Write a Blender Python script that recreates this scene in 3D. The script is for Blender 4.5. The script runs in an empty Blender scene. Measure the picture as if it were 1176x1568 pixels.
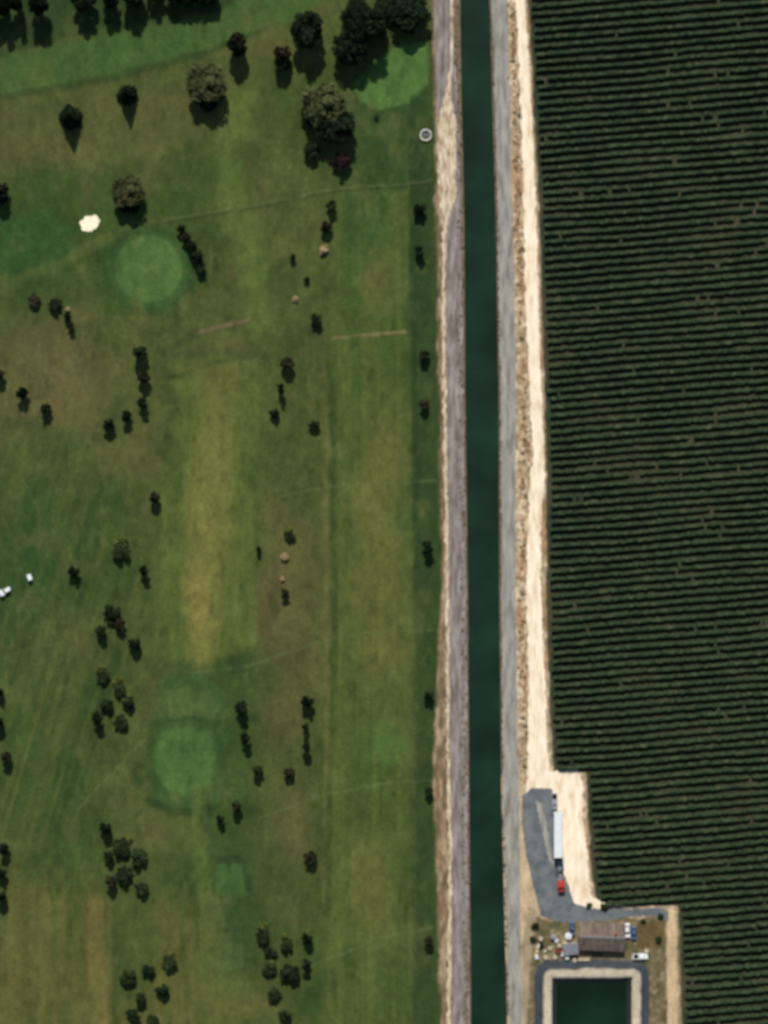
import bpy, math, random
import numpy as np
from mathutils import Vector, Matrix
from mathutils.geometry import tessellate_polygon
random.seed(7); rng=np.random.default_rng(7)
S=0.22
K=0.80   # horizontal illumination factor used to turn picture colour into albedo
def W(px,py,z=0.0): return ((px-588)*S,(784-py)*S,z)
def lin(c,k=K):
    a=np.array(c,dtype=float)/255.0
    g=a@np.array([.3,.59,.11]);a=a+(g-a)*.03
    l=np.where(a<=0.04045,a/12.92,((a+0.055)/1.055)**2.4)
    return l/k
def L4(c,k=K):
    l=lin(c,k); return (float(l[0]),float(l[1]),float(l[2]),1.0)

# ---------------------------------------------------------------- noise
def _h(ix,iy,seed):
    n=(ix.astype(np.int64)*374761393+iy.astype(np.int64)*668265263+seed*1274126177)&0x7fffffff
    n=((n^(n>>13))*1274126177)&0x7fffffff
    n=(n^(n>>16))&0xffff
    return n/65535.0
def vn(x,y,seed=0):
    ix=np.floor(x);iy=np.floor(y);fx=x-ix;fy=y-iy
    fx=fx*fx*(3-2*fx);fy=fy*fy*(3-2*fy)
    a=_h(ix,iy,seed);b=_h(ix+1,iy,seed);c=_h(ix,iy+1,seed);d=_h(ix+1,iy+1,seed)
    return (a*(1-fx)+b*fx)*(1-fy)+(c*(1-fx)+d*fx)*fy
def fbm(x,y,seed=0,o=4):
    s=0;a=0.5;t=0
    for i in range(o):
        s=s+a*vn(x*2**i,y*2**i,seed+i*17);t+=a;a*=0.55
    return s/t
def sst(a,b,x):
    t=np.clip((x-a)/(b-a),0,1);return t*t*(3-2*t)

# ---------------------------------------------------------------- materials
def newmat(name):
    m=bpy.data.materials.new(name);m.use_nodes=True
    nt=m.node_tree;b=nt.nodes['Principled BSDF']
    b.inputs['Roughness'].default_value=0.95
    b.inputs['Specular IOR Level'].default_value=0.1
    return m,nt,b
def N(nt,t,**kw):
    n=nt.nodes.new(t)
    for k,v in kw.items(): setattr(n,k,v)
    return n
def noise_mat(name,cols,scale=1.0,stretch=(1,1,1),detail=5,rough=0.95,spec=0.1,pos=(0.35,0.65),bump=0.0,fine=0.25,fscale=3.0,coord='Object'):
    m,nt,b=newmat(name)
    b.inputs['Roughness'].default_value=rough;b.inputs['Specular IOR Level'].default_value=spec
    tc=N(nt,'ShaderNodeTexCoord');mp=N(nt,'ShaderNodeMapping');mp.inputs['Scale'].default_value=stretch
    nt.links.new(tc.outputs[coord],mp.inputs['Vector'])
    no=N(nt,'ShaderNodeTexNoise');no.inputs['Scale'].default_value=scale;no.inputs['Detail'].default_value=detail;no.inputs['Roughness'].default_value=0.6
    nt.links.new(mp.outputs['Vector'],no.inputs['Vector'])
    r=N(nt,'ShaderNodeValToRGB');el=r.color_ramp.elements
    n=len(cols)
    el[0].position=pos[0];el[0].color=L4(cols[0]);el[1].position=pos[1];el[1].color=L4(cols[-1])
    for i in range(1,n-1):
        e=el.new(pos[0]+(pos[1]-pos[0])*i/(n-1));e.color=L4(cols[i])
    nt.links.new(no.outputs['Fac'],r.inputs['Fac'])
    n2=N(nt,'ShaderNodeTexNoise');n2.inputs['Scale'].default_value=fscale;n2.inputs['Detail'].default_value=3
    nt.links.new(tc.outputs[coord],n2.inputs['Vector'])
    mr=N(nt,'ShaderNodeMapRange');mr.inputs['From Min'].default_value=0.3;mr.inputs['From Max'].default_value=0.7
    mr.inputs['To Min'].default_value=1-fine;mr.inputs['To Max'].default_value=1+fine
    nt.links.new(n2.outputs['Fac'],mr.inputs['Value'])
    mx=N(nt,'ShaderNodeVectorMath',operation='SCALE')
    nt.links.new(r.outputs['Color'],mx.inputs[0]);nt.links.new(mr.outputs['Result'],mx.inputs['Scale'])
    nt.links.new(mx.outputs['Vector'],b.inputs['Base Color'])
    return m
def ground_mat():
    m,nt,b=newmat('ground_cover')
    at=N(nt,'ShaderNodeAttribute');at.attribute_name='cover'
    tc=N(nt,'ShaderNodeTexCoord')
    cur=at.outputs['Color']
    for sc,amp,st in ((0.12,0.14,(1,.6,1)),(0.45,0.16,(1,.5,1)),(1.6,0.20,(1,.7,1))):
        mp=N(nt,'ShaderNodeMapping');mp.inputs['Scale'].default_value=st
        nt.links.new(tc.outputs['Object'],mp.inputs['Vector'])
        no=N(nt,'ShaderNodeTexNoise');no.inputs['Scale'].default_value=sc;no.inputs['Detail'].default_value=4
        nt.links.new(mp.outputs['Vector'],no.inputs['Vector'])
        mr=N(nt,'ShaderNodeMapRange');mr.inputs['From Min'].default_value=0.3;mr.inputs['From Max'].default_value=0.7
        mr.inputs['To Min'].default_value=1-amp;mr.inputs['To Max'].default_value=1+amp
        nt.links.new(no.outputs['Fac'],mr.inputs['Value'])
        mx=N(nt,'ShaderNodeVectorMath',operation='SCALE')
        nt.links.new(cur,mx.inputs[0]);nt.links.new(mr.outputs['Result'],mx.inputs['Scale'])
        cur=mx.outputs['Vector']
    nt.links.new(cur,b.inputs['Base Color'])
    return m
def flat_mat(name,c,rough=0.6,spec=0.3,var=0.12,sc=1.5):
    c=np.array(c,dtype=float)
    return noise_mat(name,[np.clip(c*(1-var),0,255),np.clip(c*(1+var),0,255)],scale=sc,rough=rough,spec=spec,fine=0.04)

def mkobj(name,verts,faces,mats,midx=None,loc=(0,0,0),smooth=False):
    me=bpy.data.meshes.new(name)
    me.from_pydata([tuple(v) for v in verts],[],[tuple(f) for f in faces])
    for m in mats: me.materials.append(m)
    if midx is not None: me.polygons.foreach_set('material_index',list(midx))
    me.update()
    o=bpy.data.objects.new(name,me);o.location=loc
    bpy.context.scene.collection.objects.link(o);return o
def quadmesh(name,verts,quads,mats,midx=None,smooth=False):
    me=bpy.data.meshes.new(name)
    nv=len(verts);nf=len(quads)
    me.vertices.add(nv);me.vertices.foreach_set('co',np.asarray(verts,dtype=np.float32).ravel())
    me.loops.add(nf*4);me.loops.foreach_set('vertex_index',np.asarray(quads,dtype=np.int32).ravel())
    me.polygons.add(nf);me.polygons.foreach_set('loop_start',np.arange(0,nf*4,4,dtype=np.int32))
    try: me.polygons.foreach_set('loop_total',np.full(nf,4,dtype=np.int32))
    except Exception: pass
    for m in mats: me.materials.append(m)
    if midx is not None: me.polygons.foreach_set('material_index',np.asarray(midx,dtype=np.int32))
    me.polygons.foreach_set('use_smooth',np.full(nf,smooth,dtype=bool))
    me.update(calc_edges=True);me.validate()
    return me
def addobj(name,me,loc=(0,0,0)):
    o=bpy.data.objects.new(name,me);o.location=loc
    bpy.context.scene.collection.objects.link(o);return o

# ---------------------------------------------------------------- layout curves (plan position as function of northing)
def crv(pts):
    ys=[p[0] for p in pts];xs=[p[1] for p in pts]
    return lambda y: np.interp(y,ys,xs)
canL=crv([(0,706),(150,708),(300,712),(600,714),(900,718),(1200,720),(1568,723)])
canR=crv([(0,748),(150,752),(300,757),(600,762),(900,763),(1200,766),(1400,771),(1568,775)])
vineL=crv([(0,810),(150,818),(300,826),(600,835),(720,839),(900,838),(1100,844),(1180,849)])
def vxl(y):
    return np.where(y<1183,vineL(y),np.where(y<1388,np.interp(y,[1183,1300,1388],[899,905,915]),np.interp(y,[1388,1568],[1040,1046])))

# ---------------------------------------------------------------- ground
def axis(lo,hi,step):
    d=list(np.arange(lo,hi+step,step));out=[];g=step;v=lo
    while v>-18000: g*=1.35;v-=g;out.append(v)
    out=out[::-1]+d;v=d[-1];g=step
    while v<18000: g*=1.35;v+=g;out.append(v)
    return np.array(out)
ax=axis(-40,1216,2.0);ay=axis(-40,1620,2.0)
PX,PY=np.meshgrid(ax,ay)
nx=len(ax);ny=len(ay)
wx=(fbm(PX/22,PY/22,3,3)-.5);wy=(fbm(PX/22,PY/22,9,3)-.5)
w2x=(fbm(PX/70,PY/70,13,3)-.5);w2y=(fbm(PX/70,PY/70,19,3)-.5)
QX=PX+wx*18+w2x*26;QY=PY+wy*18+w2y*26
RX=PX+wx*6;RY=PY+wy*6
col=np.zeros(PX.shape+(3,))
def put(mask,c,a=1.0):
    global col
    m=np.clip(mask*a,0,1)[...,None]
    col=col*(1-m)+lin(c)*m
def XYm(w): return (QX,QY) if w is True else ((RX,RY) if w=='s' else (PX,PY))
def ell(cx,cy,rx,ry,f=.3,rot=0,warp=True):
    X,Y=XYm(warp);X=X-cx;Y=Y-cy
    r=math.radians(rot);x=X*math.cos(r)+Y*math.sin(r);y=-X*math.sin(r)+Y*math.cos(r)
    d=np.sqrt((x/rx)**2+(y/ry)**2)
    return 1-sst(1-f,1+f,d)
def lined(pts,X,Y):
    D=np.full(X.shape,1e9)
    for (x0,y0),(x1,y1) in zip(pts[:-1],pts[1:]):
        dx=x1-x0;dy=y1-y0;t=np.clip(((X-x0)*dx+(Y-y0)*dy)/(dx*dx+dy*dy),0,1)
        D=np.minimum(D,np.hypot(X-x0-t*dx,Y-y0-t*dy))
    return D
def line(pts,w,f=2.0,warp=False):
    X,Y=XYm(warp)
    return 1-sst(w/2,w/2+f,lined(pts,X,Y))
def poly(pts,f=4.0,warp=True):
    X,Y=XYm(warp)
    D=lined(pts+[pts[0]],X,Y)
    ins=np.zeros(X.shape,bool)
    n=len(pts)
    for i in range(n):
        x0,y0=pts[i];x1,y1=pts[(i+1)%n]
        if y0==y1: continue
        c=((y0>Y)!=(y1>Y))&(X<(x1-x0)*(Y-y0)/(y1-y0)+x0)
        ins^=c
    return sst(-f,f,np.where(ins,D,-D))
# golf rough base
n1=fbm(PX/120,PY/170,1,5);n2=fbm(PX/45,PY/70,5,4);n3=fbm(PX/14,PY/90,11,3)
col[:]=lin((59,76,35))
put(sst(.42,.66,n1),(75,81,41),.7)
put(sst(.52,.75,n2),(85,82,47),.45)
put(sst(.55,.8,1-n2),(44,65,31),.7)
# north-west band
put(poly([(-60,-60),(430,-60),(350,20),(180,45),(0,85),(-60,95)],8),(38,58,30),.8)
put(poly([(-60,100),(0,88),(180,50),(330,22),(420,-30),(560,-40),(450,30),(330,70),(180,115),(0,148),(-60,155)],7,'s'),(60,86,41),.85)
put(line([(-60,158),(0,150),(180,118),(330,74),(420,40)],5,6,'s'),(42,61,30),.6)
put(poly([(-60,175),(120,150),(330,110),(330,190),(200,260),(60,250),(-60,290)],18),(82,84,46),.5)
put(ell(60,230,90,30,.6),(80,80,44),.4)
put(poly([(-60,330),(80,328),(120,365),(105,410),(40,430),(-60,436)],9,'s'),(44,72,34),.85)
put(line([(-60,442),(60,420),(130,382),(250,340)],8,10,True),(80,91,45),.5)
# strip and rough
put(line([(362,150),(358,260),(362,320),(395,430),(392,500)],20,22,True),(80,99,45),.6)
put(poly([(400,120),(540,150),(540,290),(430,330),(400,250)],24),(60,78,36),.5)
# north-east green
put(poly([(535,175),(545,120),(600,66),(664,50),(666,150),(630,180),(580,190)],8,'s'),(42,64,34),.7)
put(poly([(540,128),(570,100),(600,75),(655,62),(656,128),(625,158),(580,170),(550,155)],4,'s'),(74,105,50),.95)
put(poly([(545,180),(655,165),(655,520),(520,520),(520,300)],14,'s'),(45,69,34),.7)
# east fairway column
st=vn(PX/9,PY/300,21)*.6+vn(PX/4,PY/200,31)*.4
fm=poly([(515,290),(625,290),(628,640),(632,1100),(632,1700),(490,1700),(498,1000),(505,600)],9,'s')
put(fm,(69,85,38),.65)
put(fm*sst(.4,.8,st),(88,94,45),.45)
put(fm*sst(.5,.9,1-st),(52,73,35),.5)
for cx,cy,rx,ry in ((578,425,26,45),(590,690,34,70),(578,890,42,75),(590,1000,40,45),(560,1350,30,90),(570,770,30,60)):
    put(ell(cx,cy,rx,ry,.85),(102,98,51),.5)
put(ell(560,350,30,60,.5),(46,76,36),.5)
put(ell(598,1135,26,36,.35,warp='s'),(73,98,46),.7)
put(line([(497,560),(499,900),(500,1440)],3,7,'s'),(100,94,54),.45)
put(line([(506,560),(512,900),(500,1440)],3,7,'s'),(43,61,30),.55)
# boundary dark strip
put(poly([(628,180),(670,180),(672,600),(676,1000),(664,1200),(676,1700),(632,1700),(636,1000),(630,600)],7,'s'),(45,63,32),.85)
put(line([(632,150),(634,560),(640,900)],5,6,'s'),(35,54,28),.6)
# middle rough between fairways
put(poly([(400,520),(498,520),(498,1440),(380,1400),(395,900)],20),(66,75,36),.5)
for cx,cy,rx,ry in ((440,850,40,80),(410,930,25,40),(450,1260,30,60),(430,1100,40,40),(440,960,45,70)):
    put(ell(cx,cy,rx,ry,.85),(92,82,50),.45)
# west-centre fairway
fw=poly([(268,560),(330,535),(402,555),(400,760),(395,980),(330,1020),(245,1010),(240,880),(255,700)],11)
put(fw,(70,87,39),.7)
put(fw*sst(.4,.8,fbm(PX/11,PY/90,41,3)),(94,100,47),.45)
for cx,cy,rx,ry,a in ((306,900,18,100,.5),(325,720,24,80,.33),(345,620,30,60,.2),(325,850,40,120,.22),(302,950,14,50,.25)):
    put(ell(cx,cy,rx,ry,.98),(134,122,64),a)
put(line([(262,700),(262,640),(255,580)],14,14,True),(46,62,31),.45)
put(line([(300,512),(240,560),(330,545),(400,545)],6,10,True),(46,62,33),.5)
put(line([(240,1020),(320,1030),(380,1010)],12,14,True),(46,68,34),.5)
# green with collar (centre north)
put(ell(228,412,76,68,.16,warp='s'),(47,72,35),.9)
put(ell(228,414,60,59,.08,warp='s'),(58,84,41),.7)
put(ell(228,412,51,51,.05,warp=False),(69,96,48),1)
put(ell(228,412,51,51,.05,warp=False)*sst(.45,.75,fbm(PX/20,PY/20,161,3)),(80,102,52),.6)
# lower green
put(poly([(245,1040),(300,1030),(345,1060),(350,1120),(340,1225),(290,1250),(230,1235),(222,1160),(238,1090)],9,'s'),(52,77,37),.9)
put(ell(288,1078,44,30,.4),(80,98,50),.6)
lg=poly([(236,1150),(248,1120),(285,1113),(322,1119),(331,1160),(321,1202),(290,1222),(256,1211),(240,1186)],5,'s')
put(lg,(68,95,47),1)
put(lg*sst(.45,.75,fbm(PX/20,PY/20,161,3)),(78,102,50),.6)
put(line([(225,1225),(265,1246),(320,1236)],5,7,'s'),(36,56,28),.7)
put(line([(242,1108),(290,1100),(335,1108)],3,5,'s'),(44,69,33),.65)
# tees
put(poly([(325,1290),(385,1290),(385,1490),(325,1490)],14,'s'),(50,71,36),.75)
put(line([(300,1210),(310,1330),(315,1480)],8,14,True),(84,101,46),.55)
for cx,cy,r in ((355,1347,24),(350,1462,20)):
    put(poly([(cx-r,cy-r),(cx+r,cy-r*1.05),(cx+r,cy+r),(cx-r,cy+r)],5,'s'),(62,88,44),.7)
put(line([(333,1316),(356,1314),(376,1320),(380,1360)],5,5,'s'),(34,54,29),.6)
put(line([(332,1425),(372,1422)],4,5,'s'),(38,58,31),.5)
# left side
put(ell(80,590,80,60,.8),(108,92,60),.55)
put(ell(60,520,90,40,.8),(88,81,50),.45)
put(ell(330,560,60,40,.8),(84,80,46),.25)
dg=vn((PX+PY*.3)/9,(PY-PX*.3)/200,55)*.55+vn((PX+PY*.3)/4,(PY-PX*.3)/150,57)*.45
lm=poly([(-80,660),(110,680),(230,900),(140,1240),(60,1300),(-80,1290)],34)
put(lm,(55,73,34),.6)
put(lm*sst(.45,.85,dg),(83,87,43),.5)
put(lm*sst(.45,.85,1-dg),(39,60,30),.5)
put(ell(40,850,60,90,.8),(39,67,33),.65)
put(ell(100,990,50,50,.8),(86,84,46),.4)
lo=poly([(-80,1370),(150,1350),(330,1400),(340,1700),(-80,1700)],36)
put(lo,(80,83,40),.5)
put(lo*sst(.45,.8,vn(PX/7,PY/200,61)),(102,94,50),.35)
put(line([(142,1390),(152,1480),(160,1700)],10,22,'s'),(122,104,60),.45)
put(line([(178,1380),(178,1700)],4,7,'s'),(50,66,31),.5)
put(ell(30,1500,60,60,.8),(104,93,52),.35)
put(ell(200,1450,40,60,.8),(58,76,35),.6)
put(ell(350,1540,50,40,.8),(96,98,48),.5)
# broad soft brightness mottling
mt=fbm(PX/30,PY/46,131,4)
gmask=1-sst(655,665,PX)
put(gmask*sst(.55,.85,mt),(90,94,51),.45)
put(gmask*sst(.55,.85,1-mt),(37,54,27),.45)
mt=fbm(PX/9,PY/16,151,3)
put(gmask*sst(.6,.85,mt),(92,93,53),.24)
put(gmask*sst(.6,.85,1-mt),(34,50,26),.30)
# paths across the course
def path(p,c,w,a):
    put(line(p,w,2.2,'s')*(.45+.9*sst(.3,.65,fbm(PX/18,PY/18,141,3))),c,a*.7)
path([(250,338),(400,312),(520,288),(668,277)],(90,98,60),1.0,.5)
path([(250,342),(400,317),(520,292),(660,282)],(40,56,28),1.6,.5)
path([(305,508),(350,498),(378,490)],(118,92,74),4,.75)
path([(510,518),(560,513),(622,508)],(118,104,70),3,.8)
path([(430,758),(520,744),(668,735)],(84,98,56),1.4,.55)
path([(300,1030),(380,1020),(470,990),(530,970),(672,965)],(84,100,58),1.6,.55)
path([(400,1252),(500,1215),(600,1198),(662,1194)],(84,100,58),1.6,.55)
path([(480,1478),(520,1462),(580,1435),(662,1420)],(86,100,58),2.4,.6)
path([(118,1240),(180,1175),(230,1122)],(90,98,56),1.8,.55)
path([(260,580),(330,555),(400,545)],(40,58,28),5,.6)
path([(0,1010),(50,990),(110,985)],(80,92,50),2,.4)
# canal corridor soils
cl=crv([(0,662),(560,671),(900,677),(1000,672),(1200,664),(1300,668),(1568,676)])(PY)
corw=sst(-2.5,2.5,PX+wx*9-cl)
put(corw,(118,100,76))
tp=fbm(PX/5,PY/16,71,3)
put(corw*sst(.48,.7,tp),(168,148,120),.7)
put(corw*sst(.52,.75,1-tp),(80,74,52),.6)
put(corw*sst(.5,.7,fbm(PX/8,PY/60,73,3)),(146,112,82),.4)
bank=sst(canL(PY)-13,canL(PY)-9,PX+wx*4)*(1-sst(canR(PY)+6,canR(PY)+9,PX+wx*4))
put(bank,(102,90,74),.9)
put(bank*sst(.5,.7,tp),(126,110,90),.6)
scr=sst(canR(PY)+7,canR(PY)+9,PX)*corw
put(scr,(160,138,108))
put(scr*sst(.45,.7,fbm(PX/5,PY/8,77,3)),(206,188,156),.8)
put(scr*sst(.55,.7,fbm(PX/7,PY/36,79,3)),(154,106,70),.55)
put(scr*sst(.6,.75,fbm(PX/4,PY/6,83,2)),(92,80,58),.5)
# sandy east lower shoulder
put(poly([(766,1190),(850,1175),(892,1180),(905,1390),(930,1400),(820,1480),(780,1700),(776,1568)],3),(182,160,128),.85)
# vineyard soil
v=sst(-3,1.5,PX+wx*5-vxl(PY)+1)
put(v,(54,60,42))
va=fbm(PX/60,PY/40,91,4)
put(v*sst(.45,.7,va),(70,65,49),.6)
put(v*sst(.5,.7,1-va),(42,54,40),.7)
put(v*sst(.62,.76,fbm(PX/9,PY/9,93,3)),(90,80,60),.4)
# farmyard soils
yd=poly([(806,1395),(870,1408),(1020,1395),(1042,1400),(1042,1700),(800,1700),(800,1440)],3)
put(yd,(100,88,62),.95)
put(yd*sst(.5,.7,fbm(PX/12,PY/12,101,3)),(70,76,46),.8)
put(yd*sst(.55,.7,fbm(PX/7,PY/7,107,3)),(150,136,108),.6)
put(poly([(975,1405),(1016,1402),(1018,1452),(978,1455)],3),(92,76,46),.9)
put(line([(1028,1400),(1030,1500),(1033,1700)],12,4,'s'),(196,170,132),.9)
put(line([(814,1400),(806,1470),(800,1568),(800,1700)],10,4,'s'),(164,146,116),.7)
# heights
dm=np.minimum(PX-canL(PY),canR(PY)-PX)*S
depth=np.clip(0.8+1.5*dm,0,2.4)
Z=-depth
und=(fbm(PX/150,PY/150,111,3)-.5)*1.2*(1-sst(560,640,PX))*(1-sst(1200,3000,np.abs(PX-588)+np.abs(PY-784)))
Z=Z+und
bx0,bx1,by0,by1=843,969,1495,1760
def rectd(x0,x1,y0,y1):
    dx=np.maximum(x0-PX,PX-x1);dy=np.maximum(y0-PY,PY-y1)
    return np.where((dx>0)&(dy>0),np.hypot(dx,dy),np.maximum(dx,dy))*S
rd=rectd(bx0,bx1,by0,by1)
berm=np.where(rd<0,1.2+rd*0.75,np.where(rd<2.9,1.2,1.2-(rd-2.9)*0.4))
berm=np.maximum(berm,-2.0)
Z=np.where(rd<5.9,np.where(rd<0,berm,np.maximum(berm,0)),Z)
put((rd<0)*1.0,(40,46,44))
put(sst(-.5,-.1,rd+wx*.8)*(1-sst(2.2,2.9,rd+wx*1.5)),(180,168,146),.95)
put(sst(2.5,2.9,rd+wx*1.5)*(1-sst(5.2,5.9,rd+wx)),(56,64,72),.95)
XW=(PX-588)*S;YW=(784-PY)*S
V=np.stack([XW,YW,Z],-1).reshape(-1,3)
idx=np.arange(nx*ny).reshape(ny,nx)
q=np.stack([idx[1:,:-1],idx[1:,1:],idx[:-1,1:],idx[:-1,:-1]],-1).reshape(-1,4)
me=quadmesh('ground',V,q,[ground_mat()],smooth=True)
att=me.color_attributes.new('cover','FLOAT_COLOR','POINT')
c4=np.ones((nx*ny,4),dtype=np.float32);c4[:,:3]=col.reshape(-1,3)
att.data.foreach_set('color',c4.ravel())
addobj('ground',me)
def gz(px,py):
    i=np.argmin(np.abs(ax-px));j=np.argmin(np.abs(ay-py));return float(Z[j,i])

# ---------------------------------------------------------------- roads (sheets)
def strip(name,lf,rf,y0,y1,z,mat,jit=1.2,seed=0,step=1.5,cols=4):
    ys=np.arange(y0,y1+step,step)
    l=lf(ys)+(fbm(ys/9,ys*0+seed,seed,5)-.5)*jit*2.4;r=rf(ys)+(fbm(ys/9,ys*0+seed+5.5,seed+3,5)-.5)*jit*2.4
    r=np.maximum(r,l+0.3)
    vs=[];
    for k in range(cols+1):
        x=l+(r-l)*k/cols
        vs.append(np.stack([(x-588)*S,(784-ys)*S,np.full_like(ys,z)],-1))
    V=np.stack(vs,1).reshape(-1,3);n=len(ys);idx=np.arange(n*(cols+1)).reshape(n,cols+1)
    q=np.stack([idx[1:,:-1],idx[1:,1:],idx[:-1,1:],idx[:-1,:-1]],-1).reshape(-1,4)
    return addobj(name,quadmesh(name,V,q,[mat]))
m_gravW=noise_mat('gravel_west',[(100,91,84),(126,117,112),(150,142,136)],scale=.35,stretch=(1.8,.3,1),fine=.15,fscale=2)
m_gravE=noise_mat('gravel_east',[(114,110,100),(140,138,130),(160,154,142)],scale=.35,stretch=(1.8,.3,1),fine=.14,fscale=2)
m_sand=noise_mat('pale_sand',[(132,112,88),(184,164,136),(214,198,172)],scale=.7,stretch=(1.6,.35,1),fine=.16,fscale=2.5,pos=(.34,.62))
m_track=noise_mat('pale_track',[(206,182,148),(232,214,184),(242,228,204)],scale=.35,stretch=(1.6,.35,1),fine=.08,fscale=2,pos=(.33,.65))
Y0,Y1=-900,2600
strip('gravel_road',crv([(0,663),(120,667),(180,671),(200,682),(330,684),(420,683),(700,686),(1000,688),(1300,691),(1568,693)]),
      crv([(0,692),(150,701),(200,703),(330,706),(420,707),(700,711),(1000,715),(1300,717),(1568,719)]),Y0,Y1,.02,m_gravW,1.6,1)
strip('sand_shoulder',crv([(0,691),(100,690),(150,680),(195,670),(230,669),(300,673),(340,677),(400,677),(560,677),(800,681),(1000,683),(1150,684),(1300,687),(1568,685)]),
      crv([(0,693),(100,693),(150,691),(195,699),(300,698),(340,686),(400,682),(560,682),(800,686),(1000,688),(1150,688),(1300,692),(1568,690)]),Y0,Y1,.04,m_sand,2.8,2)
strip('gravel_road',crv([(0,753),(150,758),(300,762),(600,766),(900,768),(1200,770),(1400,775),(1568,780)]),
      crv([(0,777),(150,781),(300,784),(600,790),(900,789),(1200,794),(1400,797),(1568,800)]),Y0,Y1,.02,m_gravE,1.9,5)
strip('dirt_track',crv([(0,789),(100,794),(250,801),(450,804),(600,811),(700,816),(760,810),(900,806),(1050,810),(1180,808),(1215,806)]),
      crv([(0,804),(150,813),(300,820),(600,829),(720,834),(800,828),(900,828),(1050,835),(1150,839),(1215,842)]),Y0,1215,.03,m_track,2.6,8)
def patch(name,pts,z,mat,jit=1.0,seed=0):
    out=[];n=len(pts)
    for i in range(n):
        x0,y0=pts[i];x1,y1=pts[(i+1)%n];L=math.hypot(x1-x0,y1-y0);k=max(1,int(L/3))
        for j in range(k):
            t=j/k;x=x0+(x1-x0)*t;y=y0+(y1-y0)*t
            out.append(W(x+random.uniform(-jit,jit),y+random.uniform(-jit,jit),z))
    tris=tessellate_polygon([[Vector(v) for v in out]])
    ff=[]
    for t in tris:
        a,b,c=[out[i] for i in t]
        cr=(b[0]-a[0])*(c[1]-a[1])-(b[1]-a[1])*(c[0]-a[0])
        ff.append(tuple(t) if cr>0 else tuple(t)[::-1])
    return mkobj(name,out,ff,[mat])
patch('sand_pad',[(838,1182),(884,1179),(893,1200),(892,1250),(899,1300),(905,1372),(932,1384),(925,1396),(880,1392),(868,1345),(846,1310),(842,1214),(806,1215),(808,1180)],.05,m_track,1.4)
m_asph=noise_mat('worn_asphalt',[(84,90,92),(100,106,108),(114,116,114)],scale=.3,fine=.10,fscale=2)
patch('asphalt_yard',[(800,1218),(815,1206),(846,1208),(849,1250),(852,1312),(868,1350),(880,1384),(905,1391),(960,1392),(1016,1390),(1024,1398),(1022,1412),(1010,1402),(960,1404),(935,1410),(885,1411),(855,1412),(828,1402),(818,1362),(806,1310),(799,1262)],.07,m_asph,.8)
patch('sand_bunker',[(122,340),(132,331),(148,329),(154,338),(149,348),(138,355),(126,354)],gz(137,342)+.22,flat_mat('bunker_sand',(240,228,196),.9,.1,.06),1.0)
patch('gravel_spill',[(820,1225),(832,1233),(842,1290),(848,1325),(842,1320),(832,1280)],.085,m_gravE,1.2)

# ---------------------------------------------------------------- water
def water(name,c,rough=.35):
    m,nt,b=newmat(name)
    tc=N(nt,'ShaderNodeTexCoord');no=N(nt,'ShaderNodeTexNoise');no.inputs['Scale'].default_value=.06;no.inputs['Detail'].default_value=4
    r=N(nt,'ShaderNodeValToRGB');r.color_ramp.elements[0].position=.35;r.color_ramp.elements[1].position=.7
    r.color_ramp.elements[0].color=L4(np.array(c)*.8);r.color_ramp.elements[1].color=L4(np.array(c)*1.15)
    nt.links.new(tc.outputs['Object'],no.inputs['Vector']);nt.links.new(no.outputs['Fac'],r.inputs['Fac']);nt.links.new(r.outputs['Color'],b.inputs['Base Color'])
    b.inputs['Roughness'].default_value=rough;b.inputs['Specular IOR Level'].default_value=.15
    n2=N(nt,'ShaderNodeTexNoise');n2.inputs['Scale'].default_value=1.5
    bp=N(nt,'ShaderNodeBump');bp.inputs['Strength'].default_value=.08
    nt.links.new(tc.outputs['Object'],n2.inputs['Vector']);nt.links.new(n2.outputs['Fac'],bp.inputs['Height']);nt.links.new(bp.outputs['Normal'],b.inputs['Normal'])
    return m
strip('canal_water',lambda y:canL(y)-1.2,lambda y:canR(y)+1.2,-18000,18000,-.8,water('canal_water',(22,44,32)),0,1,step=40)
patch('reservoir_water',[(845,1497.5),(967,1497.5),(967,1757),(845,1757)],-.4,water('pond_water',(16,38,24)),0)

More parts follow.
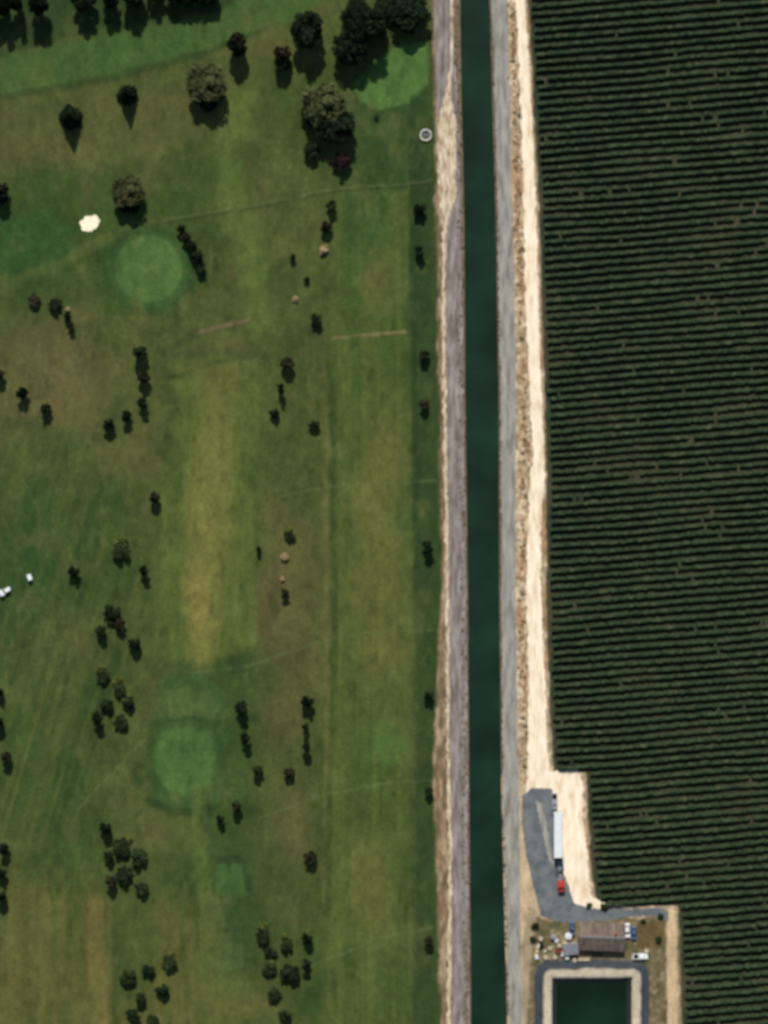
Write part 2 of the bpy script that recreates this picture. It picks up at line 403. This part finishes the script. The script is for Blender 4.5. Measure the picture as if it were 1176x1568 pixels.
# ---------------------------------------------------------------- vineyard rows
def vineyard():
    pitch=12.6;m=.085;prof=[(-.42,.05),(-.54,1.1),(-.34,1.75),(.27,1.8),(.52,1.15),(.42,.05)]
    xs=np.arange(796,1560,2.2);y0=np.arange(-420,2050,pitch);y0=y0+rng.normal(0,.25,len(y0))
    R=len(y0);X=np.tile(xs,(R,1));Y=y0[:,None]-m*(X-820)+(vn(X/120,y0[:,None]/60,5)-.5)*3+(vn(X/30,y0[:,None]/9,6)-.5)*.9
    valid=(X>vxl(Y)+4+(fbm(Y/6,X*0,7,2)-.5)*5)
    g=fbm(X/5,Y/11,201,3);g2=fbm(X/60,Y/40,91,4)
    valid&=~((g>.84-.07*sst(.45,.7,g2)))
    hs=.76+.40*fbm(X/6,Y/9,205,3)-.12*sst(.45,.7,g2)
    P=len(prof)
    V=np.zeros((R,len(xs),P,3))
    for k,(o,h) in enumerate(prof):
        V[:,:,k,0]=(X-588)*S+rng.normal(0,.10,X.shape)
        V[:,:,k,1]=(784-Y)*S+o*(.55+.5*hs)+rng.normal(0,.12,X.shape)
        V[:,:,k,2]=h*hs+ (rng.normal(0,.12,X.shape) if h>.5 else -.1)
    idx=np.arange(R*len(xs)*P).reshape(R,len(xs),P)
    ok=valid[:,:-1]&valid[:,1:]
    a=idx[:,:-1,:-1][ok];b=idx[:,1:,:-1][ok];c=idx[:,1:,1:][ok];d=idx[:,:-1,1:][ok]
    q=np.stack([a,b,c,d],-1).reshape(-1,4)
    mat=noise_mat('vine_foliage',[(40,57,37),(56,71,46),(90,88,62)],scale=.45,fine=.35,fscale=1.5,pos=(.38,.76))
    addobj('vineyard',quadmesh('vineyard',V.reshape(-1,3),q,[mat]))
vineyard()

# ---------------------------------------------------------------- trees
def leaf_mat(name,c):
    m,nt,b=newmat(name)
    at=N(nt,'ShaderNodeAttribute');at.attribute_name='tone'
    oi=N(nt,'ShaderNodeObjectInfo')
    sc=N(nt,'ShaderNodeMapRange');sc.inputs['To Min'].default_value=.75;sc.inputs['To Max'].default_value=1.25
    nt.links.new(oi.outputs['Random'],sc.inputs['Value'])
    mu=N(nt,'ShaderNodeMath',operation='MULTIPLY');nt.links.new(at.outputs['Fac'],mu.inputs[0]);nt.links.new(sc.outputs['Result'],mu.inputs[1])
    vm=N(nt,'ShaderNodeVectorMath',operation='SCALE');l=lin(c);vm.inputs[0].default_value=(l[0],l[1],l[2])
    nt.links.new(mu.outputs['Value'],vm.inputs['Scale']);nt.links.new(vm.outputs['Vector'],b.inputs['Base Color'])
    return m
m_bark=flat_mat('bark',(74,60,48),.95,.1)
LM={'olive':leaf_mat('leaf_olive',(48,60,34)),'dark':leaf_mat('leaf_dark',(35,48,30)),'brown':leaf_mat('leaf_brown',(54,52,37)),
    'yellow':leaf_mat('leaf_yellow',(98,108,50)),'red':leaf_mat('leaf_red',(50,34,36)),'pale':leaf_mat('leaf_pale',(160,142,106))}
def tube(p0,p1,r0,r1,n=7):
    p0=Vector(p0);p1=Vector(p1);d=(p1-p0).normalized();u=d.orthogonal().normalized();w=d.cross(u)
    vs=[]
    for p,r in ((p0,r0),(p1,r1)):
        for i in range(n):
            a=2*math.pi*i/n;vs.append(p+(u*math.cos(a)+w*math.sin(a))*r)
    return vs,[(i,(i+1)%n,n+(i+1)%n,n+i) for i in range(n)]
def leafquads(C,size,r):
    n=len(C);u=r.normal(size=(n,3));u/=np.linalg.norm(u,axis=1)[:,None];w=r.normal(size=(n,3));w=np.cross(u,w);w/=np.linalg.norm(w,axis=1)[:,None]
    s=size*(.6+.8*r.random((n,1)))
    return np.stack([C-u*s-w*s*.6,C+u*s-w*s*.6,C+u*s+w*s*.6,C-u*s+w*s*.6],1).reshape(-1,3)
def tree_mesh(name,mat,kind,nleaf,ncl,lsz,seed):
    r=np.random.default_rng(seed);V=[];F=[]
    def add(vs,fs):
        o=len(V);V.extend([tuple(v) for v in vs]);F.extend([tuple(i+o for i in f) for f in fs])
    top=1.6 if kind=='round' else 2.0
    add(*tube((0,0,-.15),(.03,.02,.7),.10,.07));add(*tube((.03,.02,.7),(0,.03,top),.07,.02))
    for i in range(7):
        a=i*2.4+r.random();z=.4+.13*i;e=.65 if kind=='round' else .35
        add(*tube((.02,.02,z),(math.cos(a)*e,math.sin(a)*e,z+.45),.04,.012,5))
    nb=len(F)
    C=[];T=[]
    if kind=='round':
        cc=[]
        while len(cc)<ncl:
            p=r.uniform(-1,1,3);d=np.linalg.norm(p)
            if .2<d<.86: cc.append(p)
        cc=np.array(cc);cr=r.uniform(.20,.38,ncl)
        per=nleaf//ncl
        for p,q in zip(cc,cr):
            x=r.normal(size=(per,3));x/=np.linalg.norm(x,axis=1)[:,None];x*=q*r.random((per,1))**.4
            C.append(p+x*[1,1,.8]);T.append(np.full(per,r.uniform(.65,1.35)))
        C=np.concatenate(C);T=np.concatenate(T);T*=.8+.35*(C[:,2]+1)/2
        C[:,2]+=1.15
    else:
        z=r.random(nleaf)**1.6
        rad=(1-z)**.85*(.85+.15*np.sin(z*40));a=r.random(nleaf)*2*math.pi;rr=rad*r.random(nleaf)**.35*(1+.10*np.sin(a*5+z*9))
        C=np.stack([np.cos(a)*rr,np.sin(a)*rr,.15+z*1.9],-1);T=.75+.5*r.random(nleaf)
    LV=leafquads(C,lsz,r);n0=len(V)
    verts=np.concatenate([np.array(V),LV]);quads=np.concatenate([np.array(F),np.arange(len(LV)).reshape(-1,4)+n0])
    mi=np.concatenate([np.zeros(nb),np.ones(len(C))])
    me=quadmesh(name,verts,quads,[m_bark,mat],mi)
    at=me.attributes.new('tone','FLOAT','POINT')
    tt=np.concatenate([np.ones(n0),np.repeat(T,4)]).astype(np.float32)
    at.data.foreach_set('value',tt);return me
TM={}
for j,k in enumerate(LM):
    TM[k]=[tree_mesh('crown_'+k,LM[k],'round',2200,40,.10,50+i+j*3) for i in range(2)]
TM['big']=[tree_mesh('crown_big',leaf_mat('leaf_big_%d'%i,c),'round',8000,46,.055,80+i) for i,c in enumerate(((78,82,50),(66,76,44)))]
TM['bigdark']=[tree_mesh('crown_big_dark',leaf_mat('leaf_deep',(31,44,28)),'round',8000,46,.055,88+i) for i in range(3)]
TM['cone']=[tree_mesh('crown_cone',LM['dark'],'cone',4500,1,.07,90)]
EL=47.0;AZ=5.0;cot=1/math.tan(math.radians(EL))
sA=math.sin(math.radians(AZ));cA=math.cos(math.radians(AZ))
def tree(x,y,w,h,kind='olive',name='tree',bk=.95,sep=False):
    if kind=='cone':
        a=w*.47;b=(h-a)/cot/2.05;bx=x-3;by=y-h/2+a
    elif sep:
        a=w/2*1.15
        b=max(bk*math.sqrt(max((h/2)**2-a*a*.7,1))/cot,a*.85)
        off=1.15*b*cot;bx=x-off*sA;by=y-off*cA
    else:
        # crown at the north end of the footprint, its shadow filling the rest
        a=w/2*1.06;hh=h*1.16
        u=max((hh-1.3*a)/2.15,a*.62);b=u/cot
        L=a+1.15*u+math.sqrt(u*u+a*a)
        by=y-L/2+a;bx=x-(y-by)*.09
    ms=TM[kind];o=bpy.data.objects.new(name,ms[random.randrange(len(ms))])
    o.location=W(bx,by,gz(bx,by)-.05);o.scale=(a*S,a*S*random.uniform(.9,1.05),b*S);o.rotation_euler=(0,0,random.uniform(0,6.28))
    bpy.context.scene.collection.objects.link(o)
for t in [(320,160,54,60),(500,196,60,62),(200,318,44,56)]:
    tree(*t,kind='big',name='large_tree',sep=True)
for t in [(434,112,26,50),(5,315,22,44),(368,100,24,62)]: tree(*t,kind='brown',sep=True)
for t in [(8,40,30,74),(30,34,24,68),(64,40,28,72),(132,22,36,64),(172,22,28,62),(208,18,34,68),(240,6,28,62),(270,8,32,56),(294,10,32,54),(320,8,34,54),(-14,36,28,70),
          (474,74,50,86),(538,98,52,80),(566,70,58,100),(546,40,46,64),(628,38,60,76),(596,18,40,50),(514,214,54,80),(484,186,42,52),(322,160,42,46),(366,96,28,62),(202,318,38,42)]:
    tree(*t,kind='bigdark',name='large_tree')
for t in [(434,112,24,46),(478,240,26,36),(5,315,22,42)]: tree(*t,kind='dark')
tree(524,258,28,38,kind='red',name='red_leaved_tree')
for t in [(112,197,42,72),(199,163,36,68)]: tree(*t,kind='cone',name='conifer_tree')
med=[(508,325,16,30),(500,357,18,30),(643,330,18,32),(643,395,16,30),(650,553,16,30),(650,628,14,28),(655,848,18,34),(657,1073,14,28),(657,1218,14,26),(657,1448,14,28),
(449,400,9,18),(470,433,9,16),(485,498,18,28),(54,465,18,22),(86,473,20,26),(104,492,12,22),(110,508,11,22),(2,585,14,32),(36,614,18,38),(72,636,16,30),(217,555,22,44),(222,590,18,36),(221,628,16,34),(195,648,16,34),(169,662,18,36),
(441,568,20,36),(432,608,13,34),(421,640,15,26),(482,658,16,26),(238,773,16,34),(115,884,17,32),(223,884,14,32),(444,825,17,17),(397,848,8,20),(437,915,15,22),
(174,945,26,34),(157,975,17,32),(185,963,18,30),(208,995,18,34),(2,1070,12,30),(2,1120,14,40),(12,1170,14,36),(372,1095,20,38),(378,1140,16,36),(396,1188,16,30),(443,1190,18,26),(472,1085,18,38),(469,1125,10,34),(470,1155,13,36),
(364,1245,14,34),(339,1262,12,28),(164,1278,18,38),(168,1318,16,30),(172,1358,16,34),(8,1310,16,36),(4,1345,16,34),(6,1385,16,40),(476,1320,18,32),(472,1445,16,32),(470,1485,16,30),
(279,360,14,28),(287,373,15,28),(295,388,16,30),(303,402,18,32),(308,418,16,26)]
for i,t in enumerate(med): tree(*t,kind=('olive','brown','dark','dark')[i%4])
for t in [(187,849,27,32),(158,1040,20,24),(184,1060,19,23),(186,1110,22,28)]: tree(*t,kind='olive')
for t in [(187,836,20,12),(157,1026,14,15),(180,1044,15,16),(199,1066,10,10)]: tree(*t,kind='yellow',name='shrub')
for t in [(165,1085,20,26),(198,1083,18,26)]: tree(*t,kind='dark')
tree(152,1110,18,38,kind='dark')
for t in [(187,1302,27,34),(214,1318,25,34),(192,1345,25,32),(218,1365,20,28),(403,1438,22,28),(440,1450,20,26),(414,1488,22,28),(445,1495,28,32),(421,1527,20,26),(437,1560,18,26),(415,1462,18,22),
 (260,1478,22,28),(228,1490,18,26),(198,1502,24,32),(250,1522,20,30),(217,1535,18,30),(205,1560,20,26),(234,1567,18,26)]: tree(*t,kind=random.choice(['olive','olive','dark']))
for t in [(403,1420,13,13),(262,1462,11,11),(436,1434,10,10),(442,812,12,12),(416,1474,9,9),(228,1478,9,9),(197,1286,12,12)]: tree(*t,kind='yellow',name='shrub')
for t in [(496,386,15,15),(436,856,12,12),(453,460,9,9),(104,476,8,8),(432,888,8,8),(577,183,8,8)]: tree(*t,kind='pale' if t[0]!=577 else 'dark',name='shrub')
for t in [(820,1420,12,14),(816,1440,10,12),(926,1392,10,12),(902,1388,9,10),(1012,1405,9,10),(1008,1440,10,12),(985,1412,8,9),(830,1450,9,10)]: tree(*t,kind='olive',name='shrub')

# ---------------------------------------------------------------- scrub along the roads
def clumps(name,pts,mat,seed):
    r=np.random.default_rng(seed);C=[];T=[]
    for (x,y,rad) in pts:
        n=int(10+rad*30);p=r.normal(size=(n,3))*[rad*.5,rad*.5,rad*.25];p[:,2]=np.abs(p[:,2])
        wx_,wy_,_=W(x,y);C.append(p+[wx_,wy_,.03]);T.append(np.full(n,r.uniform(.6,1.4)))
    C=np.concatenate(C);T=np.concatenate(T);LV=leafquads(C,.14,r)
    me=quadmesh(name,LV,np.arange(len(LV)).reshape(-1,4),[mat])
    at=me.attributes.new('tone','FLOAT','POINT');at.data.foreach_set('value',np.repeat(T,4).astype(np.float32));addobj(name,me)
pts=[]
for i in range(700):
    y=random.uniform(-60,1200);c=float(np.interp(y,[0,300,600,720,900,1200],[784,793,802,803,799,802]))
    d=vn(np.array([y/30.]),np.array([1.5]),9)[0]
    if random.random()<.1+d*.7: pts.append((c+random.gauss(0,3.4),y,random.uniform(.2,.7)))
random.shuffle(pts);hf=len(pts)*2//3
clumps('roadside_scrub',pts[:hf],leaf_mat('scrub_tan',(176,142,104)),1)
clumps('roadside_weeds',pts[hf:],leaf_mat('scrub_green',(100,94,68)),2)
pts=[(float(canL(y))-random.uniform(2.5,13),y,random.uniform(.2,.45)) for y in np.random.default_rng(4).uniform(-50,1620,380)]
pts+=[(float(canR(y))+random.uniform(2,5),y,random.uniform(.2,.4)) for y in np.random.default_rng(5).uniform(-50,1620,240)]
clumps('canal_bank_grass',pts,leaf_mat('bank_grass',(128,114,84)),3)

# ---------------------------------------------------------------- mesh builder for objects
class MB:
    def __init__(s): s.v=[];s.f=[];s.m=[];s.mats=[]
    def mi(s,m):
        if m not in s.mats: s.mats.append(m)
        return s.mats.index(m)
    def add(s,vs,fs,m):
        o=len(s.v);s.v+= [tuple(v) for v in vs];s.f+=[tuple(i+o for i in f) for f in fs];s.m+=[s.mi(m)]*len(fs)
    def box(s,c,d,m,t=0.0):
        x,y,z=c;a,b,h=d[0]/2,d[1]/2,d[2]/2
        e=min(.06,a*.3,b*.3)
        vs=[]
        for zz,k in ((-h,0),(h-e,0),(h,e+t)):
            vs+=[(x-a+k,y-b+k,z+zz),(x+a-k,y-b+k,z+zz),(x+a-k,y+b-k,z+zz),(x-a+k,y+b-k,z+zz)]
        fs=[(3,2,1,0),(8,9,10,11)]
        for l in (0,4): fs+=[(l+i,l+(i+1)%4,l+4+(i+1)%4,l+4+i) for i in range(4)]
        s.add(vs,fs,m)
    def prof(s,pts,x0,x1,m):
        n=len(pts);vs=[(x0,)+p for p in pts]+[(x1,)+p for p in pts]
        fs=[tuple(range(n))[::-1],tuple(range(n,2*n))]+[(i,(i+1)%n,n+(i+1)%n,n+i) for i in range(n)]
        s.add(vs,fs,m)
    def cyl(s,c,r,h,axis,m,n=16):
        vs=[]
        for k in (-h/2,h/2):
            for i in range(n):
                a=2*math.pi*i/n;p=(math.cos(a)*r,math.sin(a)*r)
                vs.append({'z':(c[0]+p[0],c[1]+p[1],c[2]+k),'x':(c[0]+k,c[1]+p[0],c[2]+p[1]),'y':(c[0]+p[0],c[1]+k,c[2]+p[1])}[axis])
        s.add(vs,[tuple(range(n))[::-1],tuple(range(n,2*n))]+[(i,(i+1)%n,n+(i+1)%n,n+i) for i in range(n)],m)
    def obj(s,name,px,py,z=0.0,rot=0,parent=None):
        o=mkobj(name,s.v,s.f,s.mats,s.m);o.location=W(px,py,z) if parent is None else (px,py,z);o.rotation_euler=(0,0,math.radians(rot))
        if parent: o.parent=parent
        return o
white=flat_mat('white_paint',(218,220,220),.5,.3,.05);glass=flat_mat('dark_glass',(24,30,36),.1,.6,.1);tyre=flat_mat('tyre',(30,30,30),.9,.1)
red=flat_mat('red_paint',(176,56,42),.5,.3,.08);steel=flat_mat('steel',(120,122,126),.5,.4);blue=flat_mat('blue_paint',(70,92,120),.4,.4);grey=flat_mat('grey_paint',(140,144,150),.4,.4)
def wheels(b,xs,ys,r=.5,w=.3):
    for x in xs:
        for y in ys:
            b.cyl((x,y,r),r,w,'x',tyre);b.cyl((x+math.copysign(w/2+.02,x),y,r),r*.5,.05,'x',steel)
b=MB();b.box((0,0,2.6),(2.7,15.4,2.7),white)
for k in range(15): b.box((0,-7+k,3.965),(2.5,.06,.05),grey)
b.box((0,0,1.1),(1.2,14.8,.3),steel);b.box((0,7.72,2.6),(2.5,.05,2.4),grey);wheels(b,(-1.05,1.05),(6.3,5.1,3.9));b.box((-.8,-4.6,.6),(.15,.2,1.1),steel);b.box((.8,-4.6,.6),(.15,.2,1.1),steel)
b.obj('semi_trailer',854,1277,.09,0)
b=MB();b.box((0,1.0,.95),(1.0,6.6,.3),steel);b.box((0,-1.7,2.0),(2.4,2.2,2.1),red,.12);b.box((0,-3.5,1.45),(2.0,1.5,1.2),red,.15)
b.box((0,-2.83,2.45),(2.0,.06,.8),glass);b.box((1.215,-1.9,2.3),(.04,1.0,.7),glass);b.box((-1.215,-1.9,2.3),(.04,1.0,.7),glass)
b.cyl((0,2.2,1.2),.55,.12,'z',tyre);b.cyl((-1.1,-.4,2.3),.09,2.4,'z',steel);b.cyl((1.1,-.4,2.3),.09,2.4,'z',steel);b.cyl((1.0,.4,.8),.35,1.2,'y',steel)
b.box((0,-4.32,.7),(2.2,.18,.35),steel);wheels(b,(-1.0,1.0),(-3.3,1.6,3.0));b.obj('truck_tractor',858,1345,.09,4)
def car(name,px,py,rot,body,pick=False,L=4.8,z=.09):
    b=MB();b.box((0,0,.72),(1.85,L,.75),body,.06)
    if pick:
        b.box((0,-.5,1.35),(1.65,1.6,.6),body,.18);b.box((0,-1.36,1.33),(1.45,.06,.4),glass);b.box((0,.33,1.33),(1.45,.04,.36),glass)
        b.box((0,1.45,1.11),(1.5,1.7,.04),tyre)
        for sx in (-.84,.84): b.box((sx,1.45,1.2),(.1,1.8,.24),body)
    else:
        b.box((0,.25,1.3),(1.6,2.5,.55),glass,.25);b.box((0,.3,1.59),(1.25,1.7,.05),body)
    for sx in (-.65,.65): b.box((sx,-L/2-.01,.75),(.35,.06,.18),white);b.box((sx,L/2+.01,.8),(.3,.06,.16),red)
    wheels(b,(-.83,.83),(-L*.31,L*.31),.34,.22);b.obj(name,px,py,z,rot)
car('pickup_truck',849,1226,2,grey,True,5.3);car('parked_car',858,1320,5,blue)
car('parked_car',960,1424,4,white);car('parked_car',970,1428,3,blue,L=4.5,z=.02);car('pickup_truck',980,1464,92,white,True,5.2,.02)
car('parked_car',876,1421,0,blue,z=.02)
def cart(px,py,rot):
    b=MB();b.box((0,0,.45),(1.2,2.3,.3),white,.05);b.box((0,-.85,.75),(1.1,.55,.35),white,.1);b.box((0,.25,.75),(1.05,.5,.3),grey);b.box((0,.55,1.05),(1.05,.12,.5),grey)
    b.box((0,0,1.95),(1.35,2.0,.08),white)
    for x in (-.55,.55):
        for y in (-.75,.75): b.cyl((x,y,1.25),.025,1.4,'z',steel,6)
    b.box((0,.95,.8),(.8,.4,.5),blue);wheels(b,(-.5,.5),(-.75,.75),.23,.18);b.obj('golf_cart',px,py,gz(px,py),rot)
cart(3,908,30);cart(12,903,-60);cart(46,884,20)
b=MB();conc=flat_mat('concrete',(205,200,188),.9,.1)
n=28
vs=[]
for r,z in ((2.0,0),(2.0,.9),(1.6,.9),(1.6,0.1)):
    vs+=[(math.cos(2*math.pi*i/n)*r,math.sin(2*math.pi*i/n)*r,z) for i in range(n)]
fs=[(l*n+i,l*n+(i+1)%n,(l+1)*n+(i+1)%n,(l+1)*n+i) for l in range(3) for i in range(n)]
b.add(vs,fs,conc);b.cyl((0,0,.12),1.6,.05,'z',flat_mat('wet_floor',(80,84,72)),28);b.cyl((0,0,.5),.12,.9,'z',steel);b.box((0,0,.96),(4.1,.25,.08),steel);b.obj('concrete_irrigation_basin',652,207)
house=bpy.data.objects.new('farmhouse',None);bpy.context.scene.collection.objects.link(house);house.location=W(920.5,1433,0);house.rotation_euler=(0,0,math.radians(-2))
wallm=flat_mat('render_wall',(196,186,166),.9,.1);roofm=noise_mat('roof_sheet',[(84,72,64),(108,94,84),(124,110,100)],scale=.5,stretch=(2.5,.4,1),fine=.08,fscale=3)
b=MB();b.box((0,0,1.4),(14.2,8.2,2.8),wallm)
for sx in (-1,1): b.add([(sx*7.09,-4.1,2.78),(sx*7.09,4.1,2.78),(sx*7.09,0,4.5)],[(0,1,2)],wallm)
b.obj('walls',0,0,0,0,house)
b=MB()
hw,hd=7.8,4.75;rz,ez=4.75,2.72;t=.12
b.prof([(-hd,ez),(0,rz),(hd,ez),(hd,ez+t),(0,rz+t),(-hd,ez+t)],-hw,hw,roofm)
b.box((0,0,rz+t+.03),(15.6,.4,.12),steel)
for k in range(19):
    x=-7.4+k*.82
    b.prof([(-hd,ez+t+.005),(-.2,rz+t-.08),(-.2,rz+t-.04),(-hd,ez+t+.05)],x-.03,x+.03,roofm);b.prof([(.2,rz+t-.08),(hd,ez+t+.005),(hd,ez+t+.05),(.2,rz+t-.04)],x-.03,x+.03,roofm)
b.obj('roof',0,0,0,0,house)
b=MB()
for x in (-5,-2,2.4,5.2):
    for sy in (-1,1): b.box((x,sy*4.12,1.6),(1.3,.08,1.1),glass);b.box((x,sy*4.15,1.0),(1.5,.14,.08),white)
b.obj('windows',0,0,0,0,house)
b=MB();b.box((0.3,-4.12,1.05),(1.0,.09,2.1),flat_mat('door_wood',(96,62,40)));b.obj('door',0,0,0,0,house)
b=MB();b.box((4.6,1.6,4.6),(.8,.8,1.6),flat_mat('brick',(150,90,66)));b.obj('chimney',0,0,0,0,house)
b=MB();b.prof([(-2,2.2),(2,2.7),(2,2.8),(-2,2.3)],-2.6,2.6,steel)
for x in (-2.4,2.4):
    for y in (-1.8,1.8): b.cyl((x,y,1.15),.08,2.3,'z',steel,8)
b.box((0,1.85,1.2),(4.9,.06,2.2),wallm);b.obj('tool_shed',873,1452,0,5)
wood=flat_mat('pale_wood',(200,186,160),.9,.1)
def pallets(px,py,n,rot,m=wood):
    b=MB()
    for k in range(n):
        z=k*.16
        for i in range(5): b.box((0,-.5+i*.25,z+.13),(1.25,.16,.03),m)
        for x in (-.55,0,.55): b.box((x,0,z+.06),(.1,1.1,.09),m)
    b.obj('pallet_stack',px,py,0.01,rot)
for i,(x,y) in enumerate([(826,1448),(834,1456),(842,1452),(852,1440),(856,1448),(866,1443),(822,1466),(836,1466),(850,1466),(862,1461),(828,1437),(880,1470),(868,1466),(990,1456)]):
    pallets(x,y,random.randint(3,9),random.uniform(0,90),wood if i%3 else white)
def tank(px,py,r,h,m):
    b=MB();b.cyl((0,0,h/2),r,h,'z',m,20);b.cyl((0,0,h+.1),r*.8,.2,'z',m,20);b.cyl((0,0,h+.25),r*.25,.15,'z',steel,12);b.obj('water_tank',px,py,0.0,0)
tank(870,1433,1.1,1.8,white);tank(847,1434,.9,1.5,grey)
def bins(px,py,rot,m):
    b=MB()
    for i in range(3):
        x=-1.3+i*1.3
        b.box((x,0,.1),(1.2,1.2,.1),m)
        for s in (-.57,.57): b.box((x+s,0,.45),(.05,1.2,.6),m);b.box((x,s,.45),(1.08,.05,.6),m)
    b.obj('harvest_bins',px,py,.01,rot)
bins(858,1455,5,flat_mat('faded_red_bin',(140,70,58),.8,.1));bins(822,1455,80,wood);bins(894,1468,0,wood)
b=MB();post=flat_mat('fence_post',(70,62,50),.9,.1)
fx=crv([(0,664),(560,672),(900,677)])
ys=np.arange(-40,900,14.0)
for i,y in enumerate(ys):
    x=float(fx(y));p=W(x,y);b.box((p[0],p[1],.7),(.12,.12,1.5),post)
    if i:
        q0=W(float(fx(ys[i-1])),ys[i-1])
        for z in (.45,.9,1.3):
            v,f=tube((q0[0],q0[1],z),(p[0],p[1],z),.035,.035,4);b.add(v,f,post)
b.obj('boundary_fence',588,784)

# ---------------------------------------------------------------- light, world, camera
sc=bpy.context.scene
w=bpy.data.worlds.new('World');sc.world=w;w.use_nodes=True
nt=w.node_tree;bg=nt.nodes['Background'];sk=nt.nodes.new('ShaderNodeTexSky');sk.sky_type='NISHITA';sk.sun_disc=False
sk.sun_elevation=math.radians(EL);sk.sun_rotation=math.radians(-AZ);sk.altitude=200
nt.links.new(sk.outputs['Color'],bg.inputs['Color']);bg.inputs['Strength'].default_value=.075
sd=bpy.data.lights.new('sun','SUN');sd.energy=3.5;sd.angle=math.radians(.5);sd.color=(1,.95,.86)
so=bpy.data.objects.new('sun',sd);sc.collection.objects.link(so);so.location=(0,0,200)
e=math.radians(EL);a=math.radians(AZ)
d=Vector((math.sin(a)*math.cos(e),-math.cos(a)*math.cos(e),-math.sin(e)))
so.rotation_euler=d.to_track_quat('-Z','Y').to_euler()
cd=bpy.data.cameras.new('camera');co=bpy.data.objects.new('camera',cd);sc.collection.objects.link(co);sc.camera=co
H=1200.0;co.location=(0,0,H);co.rotation_euler=(0,0,0)
cd.sensor_fit='VERTICAL';cd.sensor_height=36;cd.sensor_width=27;cd.lens=36*H/(1568*S);cd.clip_start=1;cd.clip_end=20000
cd.dof.use_dof=True;cd.dof.focus_distance=300;cd.dof.aperture_fstop=.32
sc.view_settings.view_transform='Standard';sc.view_settings.look='None';sc.view_settings.exposure=0
